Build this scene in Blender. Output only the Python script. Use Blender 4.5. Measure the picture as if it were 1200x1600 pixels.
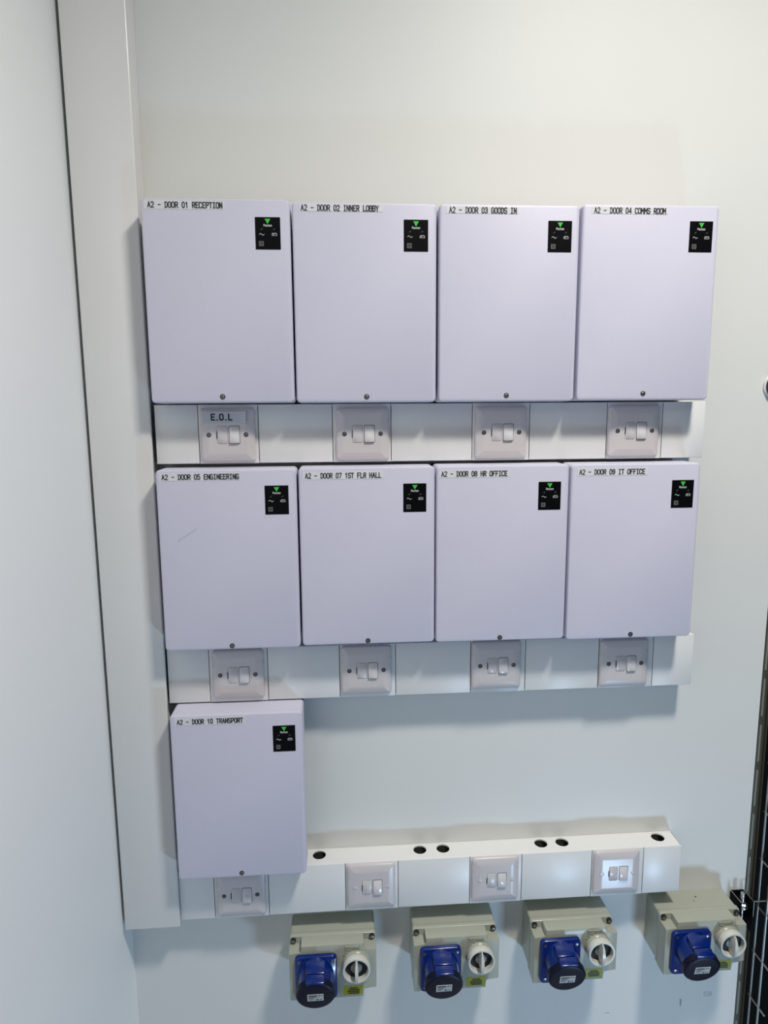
import bpy, bmesh, math, random
from mathutils import Vector, Matrix

for o in list(bpy.data.objects):
    bpy.data.objects.remove(o)
scene = bpy.context.scene
COL = scene.collection
EYE = 1.75                     # height of the camera; all z below are measured from it and shifted

# ------------------------------------------------------------------ camera
cam_data = bpy.data.cameras.new('camera')
cam = bpy.data.objects.new('camera', cam_data)
COL.objects.link(cam)
cam_data.sensor_fit = 'VERTICAL'
cam_data.sensor_height = 24.0
cam_data.lens = 1039.85 / 1600 * 24.0
cam_data.clip_start = 0.01
rx, ry, rz = -0.15097155, 0.00707273, -0.06913134
Mr = Matrix.Rotation(rz, 3, 'Z') @ Matrix.Rotation(rx, 3, 'X') @ Matrix.Rotation(ry, 3, 'Y')
right, fwd, up = Mr.col[0], Mr.col[1], Mr.col[2]
M4 = Matrix((( right.x, up.x, -fwd.x, 0.363525),
             ( right.y, up.y, -fwd.y, -1.130482),
             ( right.z, up.z, -fwd.z, EYE), (0, 0, 0, 1)))
cam.matrix_world = M4
scene.camera = cam

# ------------------------------------------------------------------ world, lights, exposure
world = bpy.data.worlds.new('world')
scene.world = world
world.use_nodes = True
bg = world.node_tree.nodes['Background']
bg.inputs[0].default_value = (0.75, 0.82, 0.9, 1)
bg.inputs[1].default_value = 0.06

def area_light(name, loc, target, sx, sy, power, color, spread=180):
    d = bpy.data.lights.new(name, 'AREA')
    d.shape = 'RECTANGLE'; d.size = sx; d.size_y = sy
    d.energy = power; d.color = color
    d.spread = math.radians(spread)
    o = bpy.data.objects.new(name, d); COL.objects.link(o)
    o.location = (loc[0], loc[1], loc[2] + EYE)
    v = Vector(target) + Vector((0, 0, EYE)) - o.location
    o.rotation_euler = v.to_track_quat('-Z', 'Y').to_euler()
    return o
# ceiling lamp a little in front of the wall, over the right-hand boxes
area_light('ceiling_lamp', (1.00, -0.98, 1.28), (0.98, -0.96, -1.0), 0.26, 0.18, 27.5, (1.0, 0.955, 0.88), 146)   # spread narrowed to darken the upper wall
# weak cool fill added behind the camera, no known fitting there
area_light('cool_fill', (0.9, -2.8, 1.28), (0.8, -1.6, -0.4), 1.2, 0.6, 5.0, (0.84, 0.92, 1.0))
# low cool lamp to the right, unseen, inferred from its upward shadows
area_light('low_cool_lamp', (1.30, -1.20, -1.66), (0.55, 0.0, -0.3), 0.22, 0.14, 7.6, (0.47, 0.71, 1.0))

scene.view_settings.view_transform = 'Standard'
scene.view_settings.look = 'None'
scene.view_settings.gamma = 1.0
scene.view_settings.use_curve_mapping = False
scene.view_settings.exposure = 0.0

# ------------------------------------------------------------------ materials
def mat(name, col, rough=0.4, metal=0.0, spec=0.5, noise=0.0, nscale=8.0, bump=0.0, bscale=200.0, emit=None, coat=0.0, stretch=None):
    m = bpy.data.materials.new(name); m.use_nodes = True
    nt = m.node_tree; b = nt.nodes['Principled BSDF']
    b.inputs['Base Color'].default_value = (*col, 1)
    b.inputs['Roughness'].default_value = rough
    b.inputs['Metallic'].default_value = metal
    b.inputs['Specular IOR Level'].default_value = spec
    b.inputs['Coat Weight'].default_value = coat
    tc = nt.nodes.new('ShaderNodeTexCoord')
    src = tc.outputs['Object']
    if stretch:
        mp = nt.nodes.new('ShaderNodeMapping'); mp.inputs['Scale'].default_value = stretch
        nt.links.new(src, mp.inputs[0]); src = mp.outputs[0]
    if noise:
        n = nt.nodes.new('ShaderNodeTexNoise'); n.inputs['Scale'].default_value = nscale
        n.inputs['Detail'].default_value = 4
        nt.links.new(src, n.inputs['Vector'])
        mx = nt.nodes.new('ShaderNodeMix'); mx.data_type = 'RGBA'
        mx.inputs[6].default_value = (*[c * (1 - noise) for c in col], 1)
        mx.inputs[7].default_value = (*[min(1, c * (1 + noise)) for c in col], 1)
        nt.links.new(n.outputs['Fac'], mx.inputs[0])
        nt.links.new(mx.outputs[2], b.inputs['Base Color'])
        mr = nt.nodes.new('ShaderNodeMapRange')
        mr.inputs['To Min'].default_value = rough * 0.85; mr.inputs['To Max'].default_value = min(1, rough * 1.15)
        nt.links.new(n.outputs['Fac'], mr.inputs[0]); nt.links.new(mr.outputs[0], b.inputs['Roughness'])
    if bump:
        n2 = nt.nodes.new('ShaderNodeTexNoise'); n2.inputs['Scale'].default_value = bscale
        nt.links.new(src, n2.inputs['Vector'])
        bp = nt.nodes.new('ShaderNodeBump'); bp.inputs['Strength'].default_value = bump
        bp.inputs['Distance'].default_value = 0.001
        nt.links.new(n2.outputs['Fac'], bp.inputs['Height']); nt.links.new(bp.outputs[0], b.inputs['Normal'])
    if emit:
        b.inputs['Emission Color'].default_value = (*col, 1); b.inputs['Emission Strength'].default_value = emit
    return m
MAT = dict(
    wall=mat('wall_paint', (0.73, 0.74, 0.72), 0.50, spec=0.35, noise=0.03, nscale=3, bump=0.08, bscale=60),
    left=mat('left_wall_panel', (0.88, 0.90, 0.90), 0.45, noise=0.02, nscale=2),
    rack=mat('far_wall_grey', (0.22, 0.23, 0.25), 0.6, noise=0.1, nscale=3),
    floor=mat('floor_vinyl', (0.22, 0.24, 0.26), 0.35, noise=0.1, nscale=5),
    ceil=mat('ceiling_tile', (0.55, 0.55, 0.54), 0.8, noise=0.04, nscale=40),
    tray=mat('tray_gap_shade', (0.03, 0.03, 0.035), 0.6),  # near black, so the shade in the gaps between boxes is in the colour
    trunk=mat('trunking_plastic', (0.78, 0.785, 0.78), 0.36, noise=0.02, nscale=6, stretch=(0.5, 1, 6)),
    trunkv=mat('upright_trunking_plastic', (0.76, 0.755, 0.74), 0.22, noise=0.02, nscale=4),
    inner=mat('trunking_inner_shade', (0.03, 0.03, 0.03), 0.8),
    box=mat('enclosure_plastic', (0.60, 0.59, 0.71), 0.42, noise=0.012, nscale=9, bump=0.12, bscale=900),
    spur=mat('switch_plate_plastic', (0.62, 0.585, 0.60), 0.28, noise=0.01),
    rocker=mat('rocker_plastic', (0.68, 0.66, 0.67), 0.2),
    black=mat('black_print', (0.012, 0.012, 0.014), 0.35),
    panel=mat('black_panel_film', (0.003, 0.003, 0.004), 0.35, spec=0.12),
    ink=mat('label_ink', (0.012, 0.012, 0.014), 0.6),
    tape=mat('label_tape', (0.70, 0.70, 0.73), 0.35, noise=0.03, nscale=30),
    tape2=mat('silver_tape', (0.50, 0.52, 0.58), 0.25),
    green=mat('green_print', (0.05, 0.55, 0.05), 0.4),
    white=mat('white_print', (0.55, 0.56, 0.55), 0.5),
    dimw=mat('grey_print', (0.22, 0.22, 0.22), 0.5),
    led=mat('dark_indicator_window', (0.03, 0.07, 0.03), 0.2),
    screw=mat('dull_screw_metal', (0.28, 0.27, 0.25), 0.35, metal=0.9),
    dark=mat('dark_recess', (0.01, 0.01, 0.012), 0.7),  # near black, stands in for shade in screw holes and slots
    sock=mat('socket_case_plastic', (0.39, 0.41, 0.345), 0.30, noise=0.02, nscale=20),
    sockw=mat('isolator_plastic', (0.64, 0.65, 0.60), 0.3),
    blue=mat('blue_socket_plastic', (0.0, 0.016, 0.16), 0.22, coat=0.15),
    navy=mat('navy_cap_plastic', (0.0015, 0.002, 0.016), 0.45, spec=0.3),
    yellow=mat('yellow_sticker', (0.36, 0.36, 0.015), 0.5),
    chrome=mat('bright_steel', (0.6, 0.62, 0.62), 0.25, metal=1.0),
    wire=mat('galvanised_wire', (0.42, 0.43, 0.41), 0.38, metal=0.85),
    rail=mat('olive_rail_metal', (0.10, 0.095, 0.07), 0.45, metal=0.4, noise=0.1, nscale=30),
    raillit=mat('rail_slot_light', (0.22, 0.23, 0.20), 0.5),  # paler than the rail: light behind the slots put into the colour
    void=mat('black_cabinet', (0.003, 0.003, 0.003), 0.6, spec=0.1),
    scuff=mat('grey_scuff', (0.54, 0.53, 0.64), 0.5),
    pencil=mat('pencil_mark', (0.36, 0.38, 0.40), 0.7),
)

# ------------------------------------------------------------------ helpers
def obj(name, bm, m, parent=None, loc=None, smooth=False):
    me = bpy.data.meshes.new(name)
    bmesh.ops.recalc_face_normals(bm, faces=bm.faces[:])
    bm.to_mesh(me); bm.free()
    if smooth:
        for p in me.polygons: p.use_smooth = True
        me.set_sharp_from_angle(angle=math.radians(smooth if smooth is not True else 35))
    me.materials.append(MAT[m])
    o = bpy.data.objects.new(name, me); COL.objects.link(o)
    if parent: o.parent = parent
    if loc: o.location = loc
    return o
def thing(name, label, cat, loc, group=None):
    o = bpy.data.objects.new(name, None); COL.objects.link(o)
    o.empty_display_size = 0.05
    o.location = (loc[0], loc[1], loc[2] + EYE)
    o['label'] = label; o['category'] = cat
    if group: o['group'] = group
    return o
def struct(o):
    o['kind'] = 'structure'; o.location.z += EYE
    return o
def add_box(bm, x0, x1, y0, y1, z0, z1, bev=0.0, seg=2):
    vs = [bm.verts.new((x, y, z)) for x in (x0, x1) for y in (y0, y1) for z in (z0, z1)]
    idx = [(0, 1, 3, 2), (4, 6, 7, 5), (0, 4, 5, 1), (2, 3, 7, 6), (0, 2, 6, 4), (1, 5, 7, 3)]
    fs = [bm.faces.new([vs[i] for i in f]) for f in idx]
    if bev:
        es = list({e for f in fs for e in f.edges})
        bmesh.ops.bevel(bm, geom=es, offset=bev, segments=seg, affect='EDGES', profile=0.5)
    return bm
def boxbm(*a, **k): return add_box(bmesh.new(), *a, **k)
def rrect(w, h, r, n=5):
    r = max(0.00005, min(r, w / 2 - 1e-5, h / 2 - 1e-5)); pts = []
    for cx, cz, a0 in ((w/2-r, h/2-r, 0), (-w/2+r, h/2-r, 90), (-w/2+r, -h/2+r, 180), (w/2-r, -h/2+r, 270)):
        for i in range(n + 1):
            a = math.radians(a0 + 90 * i / n)
            pts.append((cx + r*math.cos(a), cz + r*math.sin(a)))
    return pts
def loft(bm, rings, cap0=True, cap1=True):
    vr = [[bm.verts.new(p) for p in ring] for ring in rings]
    n = len(vr[0])
    for a, b in zip(vr, vr[1:]):
        for i in range(n):
            bm.faces.new((a[i], a[(i+1) % n], b[(i+1) % n], b[i]))
    if cap0: bm.faces.new(vr[0])
    if cap1: bm.faces.new(vr[-1][::-1])
    return bm
def plate(w, h, r, layers, bm=None, cx=0, cz=0, n=5):
    """rounded-rectangle slab: layers = (inset, y) from back to front"""
    rings = []
    for ins, y in layers:
        rings.append([(cx+px, y, cz+pz) for px, pz in rrect(w-2*ins, h-2*ins, max(r-ins, 0.0003), n)])
    return loft(bm or bmesh.new(), rings)
def lathe(prof, n=32, bm=None, c=(0, 0, 0), axis=(0, -1, 0), cap=True):
    """prof = (radius, distance along axis)"""
    ax = Vector(axis).normalized()
    u = ax.orthogonal().normalized(); v = ax.cross(u)
    rings = [[Vector(c) + ax*d + (u*math.cos(2*math.pi*i/n) + v*math.sin(2*math.pi*i/n))*r for i in range(n)] for r, d in prof]
    return loft(bm or bmesh.new(), rings, cap, cap)
def tube(pts, r, bm=None, n=8):
    bm = bm or bmesh.new(); pts = [Vector(p) for p in pts]; rings = []
    for i, p in enumerate(pts):
        d = (pts[min(i+1, len(pts)-1)] - pts[max(i-1, 0)]).normalized()
        u = d.orthogonal().normalized() if i == 0 else (u0 - d*u0.dot(d)).normalized()
        u0 = u; v = d.cross(u)
        rings.append([p + (u*math.cos(2*math.pi*k/n) + v*math.sin(2*math.pi*k/n))*r for k in range(n)])
    return loft(bm, rings)
def strokes(lines, t, y, bm=None, th=0.00025):
    """flat printed lines in the XZ plane"""
    bm = bm or bmesh.new(); k = 0
    for ln in lines:
        for (x0, z0), (x1, z1) in zip(ln, ln[1:]):
            d = Vector((x1-x0, z1-z0)); L = d.length
            if L < 1e-7: d = Vector((1, 0))
            else: d /= L
            nx, nz = -d.y*t/2, d.x*t/2; ex, ez = d.x*t/2, d.y*t/2
            q = [(x0-ex+nx, z0-ez+nz), (x0-ex-nx, z0-ez-nz), (x1+ex-nx, z1+ez-nz), (x1+ex+nx, z1+ez+nz)]
            k += 1; yy = y-th-k*3e-6     # each stroke lies a hair above the last
            loft(bm, [[(a, y, b) for a, b in q], [(a, yy, b) for a, b in q]])
    return bm
G = {  # stroke letters on a 4 x 6 grid
 'A': [[(0,0),(2,6),(4,0)],[(.8,2),(3.2,2)]],
 'B': [[(0,0),(0,6),(3,6),(3.8,5.2),(3.8,4),(3,3.2),(0,3.2)],[(3,3.2),(4,2.4),(4,.9),(3,0),(0,0)]],
 'C': [[(4,5),(3,6),(1,6),(0,5),(0,1),(1,0),(3,0),(4,1)]],
 'D': [[(0,0),(2.6,0),(4,1.4),(4,4.6),(2.6,6),(0,6)],[(.6,0),(.6,6)]],
 'E': [[(4,6),(.3,6),(.3,0),(4,0)],[(.3,3.1),(3.2,3.1)]],
 'F': [[(4,6),(.3,6),(.3,0)],[(.3,3.1),(3.2,3.1)]],
 'G': [[(4,5),(3,6),(1,6),(0,5),(0,1),(1,0),(3,0),(4,1),(4,2.8),(2.4,2.8)]],
 'H': [[(.2,0),(.2,6)],[(3.8,0),(3.8,6)],[(.2,3.1),(3.8,3.1)]],
 'I': [[(2,0),(2,6)],[(.9,6),(3.1,6)],[(.9,0),(3.1,0)]],
 'L': [[(.5,6),(.5,0),(4,0)]],
 'M': [[(0,0),(0,6),(2,2.6),(4,6),(4,0)]],
 'N': [[(.2,0),(.2,6),(3.8,0),(3.8,6)]],
 'O': [[(1,0),(3,0),(4,1.2),(4,4.8),(3,6),(1,6),(0,4.8),(0,1.2),(1,0)]],
 'P': [[(.3,0),(.3,6),(3.1,6),(4,5.1),(4,3.7),(3.1,2.8),(.3,2.8)]],
 'R': [[(.3,0),(.3,6),(3.1,6),(4,5.1),(4,3.9),(3.1,3),(.3,3)],[(2,3),(4,0)]],
 'S': [[(4,5.1),(3,6),(1,6),(0,5.1),(0,4),(1,3.2),(3,2.8),(4,2),(4,.9),(3,0),(1,0),(0,.9)]],
 'T': [[(0,6),(4,6)],[(2,6),(2,0)]],
 'Y': [[(0,6),(2,3),(4,6)],[(2,3),(2,0)]],
 '0': [[(1.2,0),(2.8,0),(3.8,1.2),(3.8,4.8),(2.8,6),(1.2,6),(.2,4.8),(.2,1.2),(1.2,0)]],
 '1': [[(.8,4.8),(2.2,6),(2.2,0)]],
 '2': [[(.2,4.8),(1.1,6),(2.9,6),(3.8,4.8),(3.8,3.8),(.2,0),(3.9,0)]],
 '3': [[(.2,5.2),(1.2,6),(2.8,6),(3.7,5),(3.7,4),(2.8,3.2),(1.6,3.2)],[(2.8,3.2),(3.9,2.2),(3.9,1),(2.9,0),(1.1,0),(.1,.9)]],
 '4': [[(3,0),(3,6),(0,1.8),(4,1.8)]],
 '5': [[(3.8,6),(.5,6),(.3,3.3),(2.8,3.6),(3.8,2.6),(3.8,1.1),(2.8,0),(1.1,0),(.1,.9)]],
 '7': [[(.2,6),(3.9,6),(1.6,0)]],
 '8': [[(1.2,3.2),(.3,4),(.3,5.1),(1.2,6),(2.8,6),(3.7,5.1),(3.7,4),(2.8,3.2),(1.2,3.2),(.1,2.2),(.1,1),(1.1,0),(2.9,0),(3.9,1),(3.9,2.2),(2.8,3.2)]],
 '9': [[(.3,.9),(1.2,0),(2.6,0),(3.8,1.6),(3.8,4.8),(2.8,6),(1.2,6),(.2,5),(.2,3.8),(1.2,2.8),(2.8,2.8),(3.8,3.8)]],
 '-': [[(.4,3),(3.6,3)]], '.': [[(1.9,0),(2.1,0)]], ' ': [],
 'a': [[(.6,3.6),(2.6,4),(3.4,3.2),(3.4,0)],[(3.4,2.2),(1,2.2),(.4,1.1),(1,0),(2.4,0),(3.4,.9)]],
 'x': [[(.5,4),(3.5,0)],[(.5,0),(3.5,4)]],
 't': [[(1.6,5.4),(1.6,.6),(2.2,0),(3,0)],[(.6,4),(3,4)]],
 'o': [[(1,0),(3,0),(3.7,1),(3.7,3),(3,4),(1,4),(.3,3),(.3,1),(1,0)]],
 'n': [[(.5,0),(.5,4)],[(.5,3),(1.5,4),(3,4),(3.6,3.2),(3.6,0)]],
}
def text(s, x, z, width, h, t, y, bm=None, adv=5.4, th=0.00025):
    """print s in a fixed-pitch stroke face from lower-left (x, z), total width given"""
    u = width / (adv*(len(s)-1) + 4); v = h / 6; L = []
    for i, ch in enumerate(s):
        for ln in G[ch]: L.append([(x + (i*adv + a)*u, z + b*v) for a, b in ln])
    return strokes(L, t, y, bm, th)

# ------------------------------------------------------------------ the setting
CEIL, FLOOR = 1.3, -EYE
struct(obj('wall_back', boxbm(-0.0295, 1.1475, 0.0, 0.02, FLOOR, CEIL), 'wall'))
struct(obj('wall_left', boxbm(-0.13, -0.0295, -3.6, 0.05, FLOOR, CEIL), 'left'))
struct(obj('floor', boxbm(-0.13, 3.2, -3.6, 0.6, FLOOR-0.05, FLOOR), 'floor'))
struct(obj('ceiling', boxbm(-0.13, 3.2, -3.6, 0.6, CEIL, CEIL+0.05), 'ceil'))
struct(obj('wall_right', boxbm(3.1, 3.2, -3.6, 0.6, FLOOR, CEIL), 'rack'))
struct(obj('wall_front', boxbm(-0.0295, 3.1, -3.7, -3.6, FLOOR, CEIL), 'rack'))

# slotted upright at the right end of the wall
t = thing('slotted_rail', 'dull olive metal upright with long slots, fixed along the right edge of the wall', 'rail', (1.158, 0, -0.6))
bm = bmesh.new()
add_box(bm, -0.0095, -0.0065, -0.0, 0.03, -0.9, 1.85)
add_box(bm, 0.0065, 0.0085, 0.0, 0.03, -0.9, 1.85)
add_box(bm, -0.0095, 0.0085, 0.006, 0.008, -0.9, 1.85)
obj('channel', bm, 'rail', t)
z = -0.86; k = 0
while z < 1.5:
    obj('slot_light_bar', plate(0.0045, 0.075, 0.002, [(0, 0.007), (0, 0.0052)], cx=-0.0015, cz=z), 'raillit', t)  # raised pale bar standing in for light seen through a slot
    z += 0.092

# black cabinet beyond the rail
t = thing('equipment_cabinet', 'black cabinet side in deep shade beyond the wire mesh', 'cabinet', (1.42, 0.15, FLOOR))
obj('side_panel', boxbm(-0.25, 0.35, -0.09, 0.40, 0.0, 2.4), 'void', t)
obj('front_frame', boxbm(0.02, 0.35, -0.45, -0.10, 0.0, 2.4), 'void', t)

# narrow wire mesh, standing edge on to the wall
t = thing('wire_mesh', 'narrow galvanised wire mesh standing out from the wall at its lower right edge', 'wire mesh', (1.172, 0, -0.9))
for i in range(-5, 22):
    zz = -0.068 + 0.1*i
    obj('cross_wire', tube([(0, -0.053, zz), (0, -0.002, zz)], 0.0019), 'wire', t, smooth=50)
for y in (-0.012, -0.038):
    obj('upright_wire', tube([(-0.0025, y, -0.58), (-0.0025, y, 1.96)], 0.0021), 'wire', t, smooth=50)

# bracket and threaded rod that carry the basket
t = thing('support_bracket', 'shiny dark steel bracket with bolt and washer between grey socket and wire mesh', 'bracket', (1.130, 0, -0.955))
bm = bmesh.new()
add_box(bm, -0.012, -0.010, -0.036, -0.001, -0.045, 0.020, 0.0005)
add_box(bm, -0.012, 0.014, -0.003, -0.001, -0.045, 0.020, 0.0005)
add_box(bm, 0.012, 0.014, -0.036, -0.001, -0.045, 0.020, 0.0005)
obj('channel_bracket', bm, 'void', t)
obj('rim', tube([(-0.012, -0.036, 0.021), (-0.012, -0.002, 0.021), (0.014, -0.002, 0.021), (0.014, -0.036, 0.021), (0.014, -0.036, -0.01)], 0.0007), 'chrome', t)
obj('threaded_rod', lathe([(0.0042, 0)] + [(0.0042 - 0.0005*(i % 2), 0.001*i) for i in range(1, 70)], 16, c=(0, -0.022, 0.030), axis=(0, 0, -1)), 'chrome', t)
obj('washer', lathe([(0.011, 0), (0.011, 0.0016)], 24, c=(0, -0.022, 0.004), axis=(0, 0, -1)), 'chrome', t, smooth=True)
obj('nut', lathe([(0.0075, 0), (0.0075, 0.006)], 6, c=(0, -0.022, 0.010), axis=(0, 0, -1)), 'chrome', t)
obj('arm', tube([(0.014, -0.034, 0.020), (0.040, -0.034, 0.020)], 0.0012), 'wire', t, smooth=50)

# upright trunking in the corner
t = thing('upright_trunking', 'wide white upright cable trunking running down the corner from the ceiling', 'trunking', (0.0245, 0, -0.9018))
Hh = CEIL + 0.9018
obj('base', boxbm(-0.0440, 0.0440, -0.044, -0.0005, 0.0004, Hh, 0.0006), 'trunkv', t)
obj('lid', boxbm(-0.0485, 0.0465, -0.053, -0.0432, 0.0, Hh, 0.0022, seg=3), 'trunkv', t, smooth=True)

# ------------------------------------------------------------------ horizontal trunking
TD = 0.0441
def trunking(name_label, x0, x1, ztop, zbot, seams, holes, group):
    t = thing('cable_trunking', name_label, 'trunking', (x0, 0, zbot), group)
    L, H = x1-x0, ztop-zbot
    bm = bmesh.new()
    add_box(bm, 0, L, -0.003, -0.0005, 0, H)
    add_box(bm, 0, L, -TD+0.002, -0.003, 0, 0.0025)
    obj('back_channel', bm, 'trunk', t)
    top = obj('top_flange', boxbm(0, L, -TD+0.0018, -0.003, H-0.0025, H, 0.0003, seg=1), 'trunk', t)
    for hx in holes:
        c = obj('cutter', lathe([(0.0120, -0.02), (0.0120, 0.02)], 40, c=(hx-x0, -0.0172, H), axis=(0, 0, -1)), 'trunk', t)
        md = top.modifiers.new('hole', 'BOOLEAN'); md.object = c; md.operation = 'DIFFERENCE'; md.solver = 'EXACT'
        dg = bpy.context.evaluated_depsgraph_get(); dg.update()
        me = bpy.data.meshes.new_from_object(top.evaluated_get(dg))
        top.modifiers.clear(); top.data = me
        bpy.data.objects.remove(c)
    if not top.data.materials: top.data.materials.append(MAT['trunk'])
    obj('end_cap', boxbm(L-0.0025, L, -TD+0.001, -0.0005, 0, H, 0.0008), 'trunk', t)
    obj('cavity_shade', boxbm(0.001, L-0.003, -0.0045, -0.0032, 0.003, H-0.003), 'inner', t)  # near-black sheet standing in for the shade inside the trunking
    edges = [x0] + [s for p in seams for s in p] + [x1]
    for i in range(0, len(edges)-1):
        a, b = edges[i]-x0, edges[i+1]-x0
        g = 0.0006
        if i % 2 == 0:
            obj('lid', boxbm(a+g, b-g, -TD, -TD+0.0022, 0.0002, H-0.0002, 0.0009, seg=2), 'trunk', t, smooth=True)
        else:
            # frame with rounded lip that carries the switch plate
            bm = boxbm(a+g*0.6, b-g*0.6, -TD-0.0005, -TD+0.0022, -0.0002, H+0.0002, 0.0010, seg=2)
            obj('mounting_frame', bm, 'trunk', t, smooth=True)
    return t
T1 = trunking('long white trunking under the top row of boxes', 0.0752, 0.9798, 0.0115, -0.0820,
              [(.1434, .2378), (.3566, .4511), (.5849, .6801), (.8112, .9058)], [], 'horizontal trunkings')
T2 = trunking('long white trunking under the middle row of boxes', 0.0727, 0.9860, -0.3930, -0.4867,
              [(.1420, .2392), (.3612, .4567), (.5875, .6834), (.8147, .9124)], [], 'horizontal trunkings')
T3 = trunking('lowest white trunking with round holes along its top face', 0.0703, 0.9883, -0.8010, -0.8952,
              [(.1317, .2273), (.3646, .4595), (.5909, .6867), (.8182, .9159)],
              [.3178, .5025, .5454, .7299, .7701, .9551], 'horizontal trunkings')

# ------------------------------------------------------------------ enclosures
D = 0.0888
def screw(parent, x, z, y, r=0.0036, dark=False, name='screw'):
    o = obj(name, lathe([(r, 0), (r, 0.0004)], 20, c=(x, y, z)), 'dark', parent)
    bm = lathe([(r*0.62, 0), (r*0.62, 0.0004), (r*0.5, 0.0007)], 16, c=(x, y-0.0003, z))
    obj('screw_head', bm, 'screw' if not dark else 'black', o)
    obj('cross_slot', strokes([[(x-r*.36, z-r*.2), (x+r*.36, z+r*.2)], [(x-r*.2, z+r*.36), (x+r*.2, z-r*.36)]], r*0.16, y-0.0009, th=0.0002), 'dark', o)
    return o
def enclosure(cx, ztop, zbot, W, txt, lab, panel, scr, desc, group):
    H = ztop-zbot; cz = (ztop+zbot)/2
    t = thing('control_box', desc, 'control box', (cx, 0, cz), group)
    fx = lambda x: x-cx
    fz = lambda z: z-cz
    # base tray against the wall and the deep moulded cover over it
    obj('back_tray', plate(W-0.005, H-0.005, 0.004, [(0, -0.0006), (0, -0.0405)]), 'tray', t, smooth=True)
    obj('cover', plate(W, H, 0.0065, [(0.0006, -0.040), (0.0, -0.0406), (0, -D+0.0042), (0.0006, -D+0.0020), (0.0018, -D+0.0006), (0.0040, -D)], n=6), 'box', t, smooth=30)
    s = obj('lid_screw_shade', lathe([(0.0040, 0), (0.0040, 0.0004)], 20, c=(fx(scr[0]), -D, fz(scr[1]))), 'dark', t)
    obj('lid_screw', lathe([(0.0026, 0), (0.0026, 0.0003), (0.002, 0.0006)], 16, c=(fx(scr[0])+0.0002, -D-0.0003, fz(scr[1])-0.0002)), 'screw', s)
    obj('hex_socket', lathe([(0.0011, 0), (0.0011, 0.0002)], 6, c=(fx(scr[0])+0.0002, -D-0.0009, fz(scr[1])-0.0002)), 'dark', s)
    # printed name strip
    x0, z1, x1, z0 = lab[:4]
    w, h = x1-x0, z1-z0
    st = obj('name_strip', plate(w, h, 0.0006, [(0, -D+0.0003), (0.0001, -D-0.00035)], cx=fx((x0+x1)/2), cz=fz((z0+z1)/2), n=2), 'tape', t)
    tx0, tx1 = lab[4], lab[5]
    obj('lettering', text(txt, fx(tx0), fz((z0+z1)/2)-0.0037, tx1-tx0, 0.0074, 0.00125, -D-0.0003, adv=5.5, th=0.0003), 'ink', st)
    # black status panel
    px, pz = fx(panel[0]), fz(panel[1]); pw, ph = 0.0368, 0.0455
    p = obj('status_panel', plate(pw, ph, 0.0004, [(0, -D+0.0003), (0.0001, -D-0.0005)], cx=px, cz=pz, n=2), 'panel', t)
    y = -D-0.0005
    tri = [(px-0.0042, pz+0.0203), (px+0.0042, pz+0.0203), (px, pz+0.0130)]
    obj('green_triangle', loft(bmesh.new(), [[(a, y, b) for a, b in tri], [(a, y-0.0003, b) for a, b in tri]]), 'green', p)
    obj('wordmark', text('Paxton', px-0.0060, pz+0.0097, 0.0120, 0.0030, 0.00055, y, adv=4.6), 'white', p)
    L = []
    L.append([(px-0.0125+i*0.0007, pz-0.0015+0.0011*math.sin(i/10*2*math.pi)) for i in range(11)])
    obj('mains_symbol', strokes(L, 0.0007, y), 'white', p)
    bx, bz = px+0.0072, pz-0.0030
    obj('battery_symbol', strokes([[(bx-.0012, bz+.0026), (bx-.0012, bz), (bx+.0058, bz), (bx+.0058, bz+.0026), (bx-.0012, bz+.0026)],
        [(bx+.0002, bz+.0034), (bx+.0014, bz+.0034)], [(bx+.0034, bz+.0034), (bx+.0046, bz+.0034)], [(bx+.0004, bz+.0013), (bx+.0013, bz+.0013)]], 0.0006, y), 'white', p)
    sx, sz = px-0.0100, pz-0.0145
    sq = lambda a: [(sx-a, sz-a), (sx+a, sz-a), (sx+a, sz+a), (sx-a, sz+a), (sx-a, sz-a)]
    obj('insulation_symbol', strokes([sq(.0031), sq(.0015)], 0.0006, y), 'dimw', p)
    for lx in (-0.0098, 0.0085):
        obj('indicator', lathe([(0.0011, 0), (0.0011, 0.0003)], 10, c=(px+lx, y, pz+0.0052)), 'led', p)
        obj('indicator_tick', strokes([[(px+lx+0.0008, pz+.0056), (px+lx+.0018, pz+.0062)]], 0.0006, y), 'dimw', p)
    return t
W = 0.2154
GRP = 'white control boxes in three rows on the wall'
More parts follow.
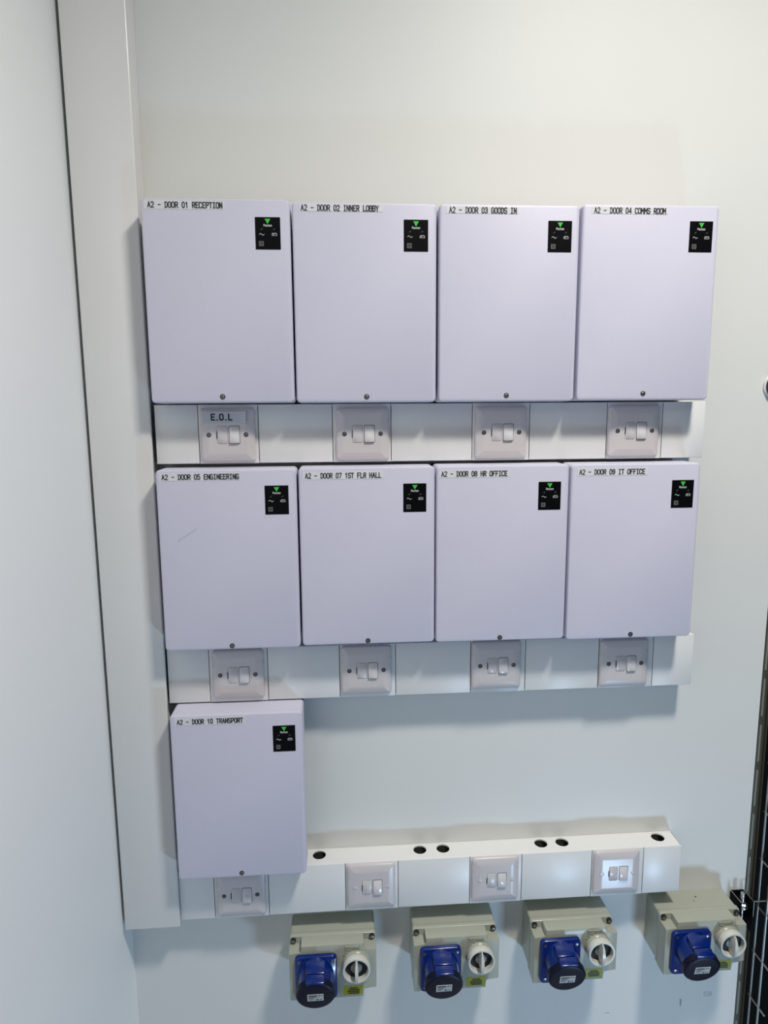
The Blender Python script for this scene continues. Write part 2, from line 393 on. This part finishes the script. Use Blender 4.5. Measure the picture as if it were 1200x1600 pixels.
data = [
 (.1920, .3080, .0135, 'A2 - DOOR 01 RECEPTION', (.0900, .3040, .2052, .2918, .0955, .2020), (.2669, .2598), (.1910, .0227), 'white control box marked A2 - DOOR 01 RECEPTION, top left of all the boxes'),
 (.4103, .3053, .0130, 'A2 - DOOR 02 INNER LOBBY', (.3140, .3015, .4375, .2915, .3165, .4305), (.4866, .2588), (.4102, .0215), 'white control box marked A2 - DOOR 02 INNER LOBBY in the top row'),
 (.6295, .3055, .0130, 'A2 - DOOR 03 GOODS IN', (.5315, .3010, .6423, .2912, .5370, .6385), (.7065, .2598), (.6288, .0222), 'white control box marked A2 - DOOR 03 GOODS IN in the top row'),
 (.8487, .3078, .0138, 'A2 - DOOR 04 COMMS ROOM', (.7545, .3034, .8746, .2934, .7590, .8700), (.9283, .2617), (.8491, .0241), 'white control box marked A2 - DOOR 04 COMMS ROOM, top right of all the boxes'),
 (.1910, -.0880, -.3788, 'A2 - DOOR 05 ENGINEERING', (.0890, -.0930, .2129, -.1050, .0935, .2100), (.2677, -.1368), (.1893, -.3724), 'white control box marked A2 - DOOR 05 ENGINEERING, with a faint grey scuff on it'),
 (.4095, -.0873, -.3768, 'A2 - DOOR 07 1ST FLR HALL', (.3090, -.0937, .4350, -.1060, .3130, .4312), (.4848, -.1367), (.4080, -.3707), 'white control box marked A2 - DOOR 07 1ST FLR HALL in the middle row'),
 (.6270, -.0870, -.3780, 'A2 - DOOR 08 HR OFFICE', (.5234, -.0937, .6367, -.1060, .5275, .6325), (.7028, -.1371), (.6263, -.3722), 'white control box marked A2 - DOOR 08 HR OFFICE in the middle row'),
 (.8455, -.0872, -.3805, 'A2 - DOOR 09 IT OFFICE', (.7470, -.0935, .8646, -.1060, .7510, .8585), (.9239, -.1375), (.8486, -.3736), 'white control box marked A2 - DOOR 09 IT OFFICE, right end of the middle row'),
 (.1905, -.4888, -.7838, 'A2 - DOOR 10 TRANSPORT', (.0907, -.4930, .2056, -.5060, .0955, .2010), (.2675, -.5347), (.1890, -.7756), 'white control box marked A2 - DOOR 10 TRANSPORT, alone in the bottom row'),
]
boxes = [enclosure(cx, zt, zb, W, tx, lab, pan, scr, de, GRP) for cx, zt, zb, tx, lab, pan, scr, de in data]
# faint scuff on the fifth
bm = strokes([[(-0.072, 0.038), (-0.050, 0.052)], [(-0.078, 0.034), (-0.060, 0.046)]], 0.0030, -D+0.0002, th=0.00025)
obj('scuff_mark', bm, 'scuff', boxes[4])

# ------------------------------------------------------------------ switched spurs
SY = -TD - 0.0005
def spur(cx, cz, desc, capped=False, pale_screw=False, badge=False, group='white switched fuse units on the trunking'):
    t = thing('fused_switch', desc, 'switch', (cx, SY, cz), group)
    obj('face_plate', plate(0.0862, 0.0862, 0.0065, [(0.0, 0.0), (0.0, -0.0030), (0.0010, -0.0050), (0.0034, -0.0062), (0.0125, -0.0090), (0.0150, -0.0092)], n=6), 'spur', t, smooth=50)
    y = -0.0092
    c = obj('fuse_carrier', plate(0.0160, 0.0275, 0.0022, [(0, y+0.0006), (0, y-0.0002), (0.0005, y-0.0006)], cx=-0.0080, cz=0.001, n=4), 'spur', t, smooth=50)
    bm = plate(0.0168, 0.0283, 0.0026, [(0, y+0.0005), (0, y-0.00015)], cx=-0.0080, cz=0.001, n=4)
    obj('carrier_joint', bm, 'dimw', c)
    obj('pull_slot', boxbm(-0.0170, -0.0160, y-0.0013, y, -0.0045, 0.0065), 'dark', c)
    r = obj('rocker_surround', plate(0.0174, 0.0290, 0.0020, [(0, y+0.0005), (0, y-0.0002)], cx=0.0110, cz=0.001, n=4), 'dimw', t)
    rk = plate(0.0158, 0.0272, 0.0020, [(0, 0.004), (0, -0.0012), (0.0007, -0.0019)], n=4)
    bmesh.ops.rotate(rk, verts=rk.verts[:], cent=(0, 0, 0), matrix=Matrix.Rotation(math.radians(-7), 3, 'X'))
    bmesh.ops.translate(rk, verts=rk.verts[:], vec=(0.0110, y, 0.001))
    obj('rocker', rk, 'rocker', t, smooth=50)
    for s in (-1, 1):
        if capped and not (pale_screw and s == -1):
            obj('screw_cap', lathe([(0.0036, 0), (0.0036, 0.0003), (0.003, 0.0006)], 18, c=(s*0.0290, y+0.0001, 0.001)), 'spur', t, smooth=50)
        elif capped:
            obj('screw_cap', lathe([(0.0040, 0), (0.0040, 0.0005), (0.0026, 0.0008)], 18, c=(s*0.0290, y+0.0001, 0.001)), 'tape', t, smooth=50)
        else:
            screw(t, s*0.0290, 0.001, y+0.0001, 0.0036, name='plate_screw')
    return t
spurs = [
 spur(.1902, -.0370, 'white fused switch carrying a taped E.O.L tag, under the reception box'),
 spur(.4045, -.0375, 'white fused switch on the top trunking, under the inner lobby box'),
 spur(.6313, -.0372, 'white fused switch on the top trunking, under the goods in box'),
 spur(.8550, -.0365, 'white fused switch on the top trunking, under the comms room box'),
 spur(.1905, -.4372, 'white fused switch on the middle trunking, just above the transport box'),
 spur(.4064, -.4370, 'white fused switch on the middle trunking, under the 1st floor hall box'),
 spur(.6311, -.4360, 'white fused switch on the middle trunking, under the HR office box'),
 spur(.8580, -.4400, 'white fused switch on the middle trunking, under the IT office box'),
 spur(.1794, -.8462, 'white fused switch half hidden under the transport box'),
 spur(.4108, -.8446, 'white fused switch above the leftmost blue socket, no screws showing', capped=True),
 spur(.6368, -.8443, 'white fused switch between the two pairs of holes in the lowest trunking', capped=True),
 spur(.8635, -.8444, 'white fused switch with one pale screw cap, at the right end of the lowest trunking', capped=True, pale_screw=True),
]
# hand-lettered tape tag on the first one, its right end curling off
bm = bmesh.new(); rings = []
for i in range(15):
    x = -0.0372 + 0.0672*i/14
    lift = 0 if x < 0.020 else ((x-0.020)/0.010)**2*0.0035
    rings.append([(x, -0.0094-lift, 0.0196), (x, -0.0094-lift*0.6, 0.0378), (x, -0.0097-lift*0.6, 0.0378), (x, -0.0097-lift, 0.0196)])
loft(bm, rings)
tag = obj('tape_tag', bm, 'tape2', spurs[0], smooth=40)
obj('lettering', text('E.O.L', -0.0242, 0.0245, 0.0318, 0.0088, 0.0021, -0.0097, adv=5.2, th=0.0003), 'ink', tag)

# ------------------------------------------------------------------ interlocked sockets
def poly_prism(pts, y0, y1, bm=None, bev=0.0):
    bm = bm or bmesh.new()
    loft(bm, [[(a, y0, b) for a, b in pts], [(a, y1, b) for a, b in pts]])
    if bev:
        es = [e for e in bm.edges if all(abs(v.co.y-y1) < 1e-6 for v in e.verts)]
        bmesh.ops.bevel(bm, geom=es, offset=bev, segments=2, affect='EDGES', profile=0.5)
    return bm
def socket(x0, ztop, desc):
    """x0 = left edge, ztop = top edge"""
    t = thing('interlocked_socket', desc, 'socket', (x0+0.078, 0, ztop-0.054), 'grey boxes with blue sockets along the bottom')
    # local: x from -.078 to .078, z from .054 to -.054
    obj('back_box', plate(0.153, 0.102, 0.004, [(0, -0.0005), (0.0, -0.046)], cz=0.001), 'sock', t, smooth=True)
    obj('lid_flange', plate(0.156, 0.108, 0.006, [(0.0015, -0.044), (0, -0.046), (0, -0.053), (0.0015, -0.055)]), 'sock', t, smooth=50)
    xs, zt, zs, zb, zn = 0.078, 0.0530, 0.0400, -0.0535, -0.036
    a = 0.0555
    pts = [(-a, zt), (a-0.001, zt), (a-0.001, zs), (xs-0.001, zs), (xs-0.001, zn), (a-0.002, zn-0.001), (a-0.002, zb), (-xs+0.001, zb), (-xs+0.001, zs), (-a, zs)]
    obj('raised_cover', poly_prism(pts[::-1], -0.0548, -0.0790, bev=0.0012), 'sock', t, smooth=40)
    for sx, sz in ((-0.0705, 0.0468), (0.0705, 0.0468), (0.0690, -0.0465)):
        s = obj('cover_screw', lathe([(0.0048, 0), (0.0048, 0.0035), (0.0034, 0.0035)], 18, c=(sx, -0.055, sz)), 'dark', t)
        obj('screw_head', lathe([(0.0034, 0), (0.0034, 0.0042), (0.002, 0.0050)], 14, c=(sx, -0.055, sz)), 'screw', s, smooth=40)
    y = -0.079
    # raised mark
    e = obj('raised_mark', strokes([[(0.0215, 0.0475), (0.0475, 0.0475), (0.0475, 0.0365), (0.0215, 0.0365), (0.0215, 0.0475)], [(0.0195, 0.0330), (0.0450, 0.0330)]], 0.0012, y, th=0.0014), 'sock', t)
    obj('raised_letters', text('MCO', 0.0250, 0.0388, 0.0190, 0.0065, 0.0013, y, adv=5.2, th=0.0014), 'sock', e)
    # yellow sticker with lines of small print
    st = obj('warning_sticker', plate(0.0340, 0.0180, 0.0004, [(0, y+0.0002), (0, y-0.0003)], cx=0.0350, cz=-0.0400, n=2), 'yellow', t)
    L = []
    random.seed(7)
    for r, (a0, a1) in enumerate(((0.0300, 0.0420), (0.0270, 0.0450), (0.0255, 0.0465), (0.0280, 0.0460))):
        x = a0
        while x < a1:
            w = random.uniform(0.0012, 0.0035); L.append([(x, -0.0355-r*0.0034), (min(x+w, a1), -0.0355-r*0.0034)]); x += w+0.0011
    obj('small_print', strokes(L, 0.0022, y-0.0003, th=0.0001), 'ink', st)
    # blue socket: flange, sloping body, hinged cap
    bx, bz = -0.0300, -0.0050
    f = obj('blue_flange', plate(0.0735, 0.0860, 0.008, [(0, y+0.0005), (0, y-0.006), (0.0018, y-0.008)], cx=bx, cz=bz), 'blue', t, smooth=50)
    for sx in (-1, 1):
        for sz in (-1, 1):
            obj('flange_screw', lathe([(0.0030, 0), (0.0030, 0.0009), (0.0015, 0.0013)], 14, c=(bx+sx*0.0285, y-0.008, bz+sz*0.0335)), 'screw', f, smooth=40)
    ang = math.radians(15); ax = Vector((0, -math.cos(ang), -math.sin(ang)))
    upv = Vector((0, -math.sin(ang), math.cos(ang)))
    c0 = Vector((bx, y-0.004, bz+0.011)); R0 = 0.0325
    obj('socket_body', lathe([(R0-0.0015, -0.006), (R0-0.0015, 0.028), (R0-0.0005, 0.030)], 40, c=c0, axis=ax), 'blue', t, smooth=40)
    cp = obj('hinged_cap', lathe([(R0-0.001, 0.0300), (R0+0.0008, 0.0305), (R0+0.0008, 0.040), (R0-0.0008, 0.0418), (R0-0.004, 0.0425)], 44, c=c0, axis=ax), 'navy', t, smooth=40)
    # hinge block and lug along the top of the body
    bm = bmesh.new()
    def slab(w0, w1, d0, d1, h0, h1, bev=0.0012):
        vs = []
        b2 = bmesh.new()
        q = []
        for d, w in ((d0, w0), (d1, w1)):
            ring = [c0 + ax*d + Vector((s*w/2, 0, 0)) + upv*h for s, h in ((-1, h0), (1, h0), (1, h1), (-1, h1))]
            q.append(ring)
        loft(b2, q)
        bmesh.ops.bevel(b2, geom=b2.edges[:], offset=bev, segments=2, affect='EDGES', profile=0.5)
        return b2
    obj('hinge_block', slab(0.034, 0.032, 0.004, 0.026, 0.020, 0.0365), 'blue', t, smooth=40)
    obj('cap_lug', slab(0.031, 0.031, 0.0265, 0.0415, 0.018, 0.0355), 'blue', cp, smooth=40)
    # rating label on the cap
    face = c0 + ax*0.0425
    lb = bmesh.new()
    ring0 = [face + Vector((sx*0.0138, 0, 0)) + upv*(h-0.001) for sx, h in ((-1, -.0088), (1, -.0088), (1, .0088), (-1, .0088))]
    loft(lb, [ring0, [p + ax*0.0003 for p in ring0]])
    rl = obj('rating_label', lb, 'white', cp)
    pb = bmesh.new()
    for (u0, u1, v0, v1) in ((-.0118, .0030, .0035, .0062), (.0052, .0080, .0038, .0062), (.0092, .0118, .0038, .0056), (-.0118, .0005, .0008, .0020), (.0015, .0050, .0008, .0016), (-.0118, -.0010, -.0022, -.0008), (-.0118, -.0040, -.0052, -.0040), (.0010, .0042, -.0070, -.0038), (.0056, .0068, -.0068, -.0040), (.0086, .0104, -.0068, -.0040)):
        r0 = [face + ax*0.0003 + Vector((u, 0, 0)) + upv*(v-0.001) for u, v in ((u0, v0), (u1, v0), (u1, v1), (u0, v1))]
        loft(pb, [r0, [p + ax*0.0001 for p in r0]])
    obj('rating_print', pb, 'ink', rl)
    # rotary isolator: collar, open ring, dark well, blade handle
    hx, hz = 0.0412, 0.0160
    obj('isolator_collar', lathe([(0.0245, 0), (0.0245, 0.003), (0.0225, 0.005), (0.0215, 0.009)], 36, c=(hx, y+0.0003, hz)), 'sock', t, smooth=40)
    rg = bmesh.new(); n = 44
    prof = [(0.0200, 0.008), (0.0238, 0.008), (0.0245, 0.010), (0.0245, 0.019), (0.0238, 0.0205), (0.0212, 0.0205), (0.0203, 0.0195), (0.0200, 0.008)]
    vr = [[rg.verts.new((hx + r*math.cos(2*math.pi*i/n), y-d, hz + r*math.sin(2*math.pi*i/n))) for i in range(n)] for r, d in prof[:-1]]
    for k in range(len(vr)):
        A, B = vr[k], vr[(k+1) % len(vr)]
        for i in range(n): rg.faces.new((A[i], A[(i+1) % n], B[(i+1) % n], B[i]))
    obj('isolator_ring', rg, 'sockw', t, smooth=40)
    obj('isolator_well', lathe([(0.0199, 0.0085), (0.0199, 0.0105)], 36, c=(hx, y, hz)), 'dark', t)
    hb = obj('isolator_hub', lathe([(0.010, 0.010), (0.010, 0.013), (0.008, 0.014)], 24, c=(hx, y, hz)), 'dimw', t, smooth=40)
    # blade: thick in the middle, thin at the ends
    bl = bmesh.new(); rings = []
    for i in range(13):
        s = -1 + 2*i/12; z = hz + 0.0205*s
        w = 0.0014 + 0.0026*(1-s*s); dep = 0.009 + 0.0210*(1-0.25*s*s)
        rings.append([(hx-w, y-0.0095, z), (hx+w, y-0.0095, z), (hx+w*0.7, y-dep, z), (hx-w*0.7, y-dep, z)])
    loft(bl, rings)
    obj('handle_blade', bl, 'sockw', t, smooth=50)
    return t
socket(.2619, -.9315, 'grey socket box with blue hinged cap and rotary isolator, leftmost of four')
socket(.4839, -.9300, 'grey socket box with blue cap, second from the left')
socket(.7024, -.9290, 'grey socket box with blue cap, third from the left of the four')
s4 = socket(.9477, -.9290, 'grey socket box with blue cap beside the wire mesh, its top face lit')

# dirt specks on the open top of the last box
for px_, py_, r_ in ((0.012, -0.017, 0.0021), (0.003, -0.028, 0.0013)):
    obj('dirt_speck', lathe([(r_, 0), (r_*0.6, 0.0004)], 7, c=(px_, py_, 0.0520), axis=(0, 0, 1)), 'rail', s4)

# ------------------------------------------------------------------ round grommet at the right
t = thing('cable_grommet', 'black round grommet with a pale rim, high on the wall at its right edge', 'grommet', (1.1265, 0, 0.038))
rg = lathe([(0.0215, 0.0005), (0.0215, 0.003), (0.0200, 0.0042), (0.0185, 0.0042)], 36)
obj('pale_rim', rg, 'tape', t, smooth=40)
obj('black_body', lathe([(0.0185, 0.003), (0.0180, 0.010), (0.0160, 0.011), (0.009, 0.0112)], 36), 'black', t, smooth=40)
obj('centre_boss', lathe([(0.0090, 0.011), (0.0085, 0.014), (0.006, 0.0145)], 24), 'screw', t, smooth=40)

# ------------------------------------------------------------------ pencil marks on the wall
def mark(name, lines, x, z, th, desc, cat):
    o = obj(name, strokes(lines, th, 0.0, th=0.00015), 'pencil')
    o.location = (x, 0, z + EYE); o['label'] = desc; o['category'] = cat
L = []
for i, ch in enumerate('10A'):
    for ln in G[ch]: L.append([((i*5.2 + a)*0.0013, b*0.0017) for a, b in ln])
mark('pencil_note', L, 1.078, -1.170, 0.0009, 'faint pencil note 10A on the wall below the rightmost socket', 'note')
mark('smudge', [[(0, 0), (0.0012, -0.016)], [(0.002, -0.002), (0.0022, -0.013)]], 1.031, -1.172, 0.0022, 'small grey upright smudge on the wall left of the pencil note', 'mark')
mark('smudge', [[(0, 0), (0.004, 0.0015), (0.008, 0.0005)]], 0.878, -1.193, 0.0014, 'tiny grey smudge low on the wall between the two right sockets', 'mark')
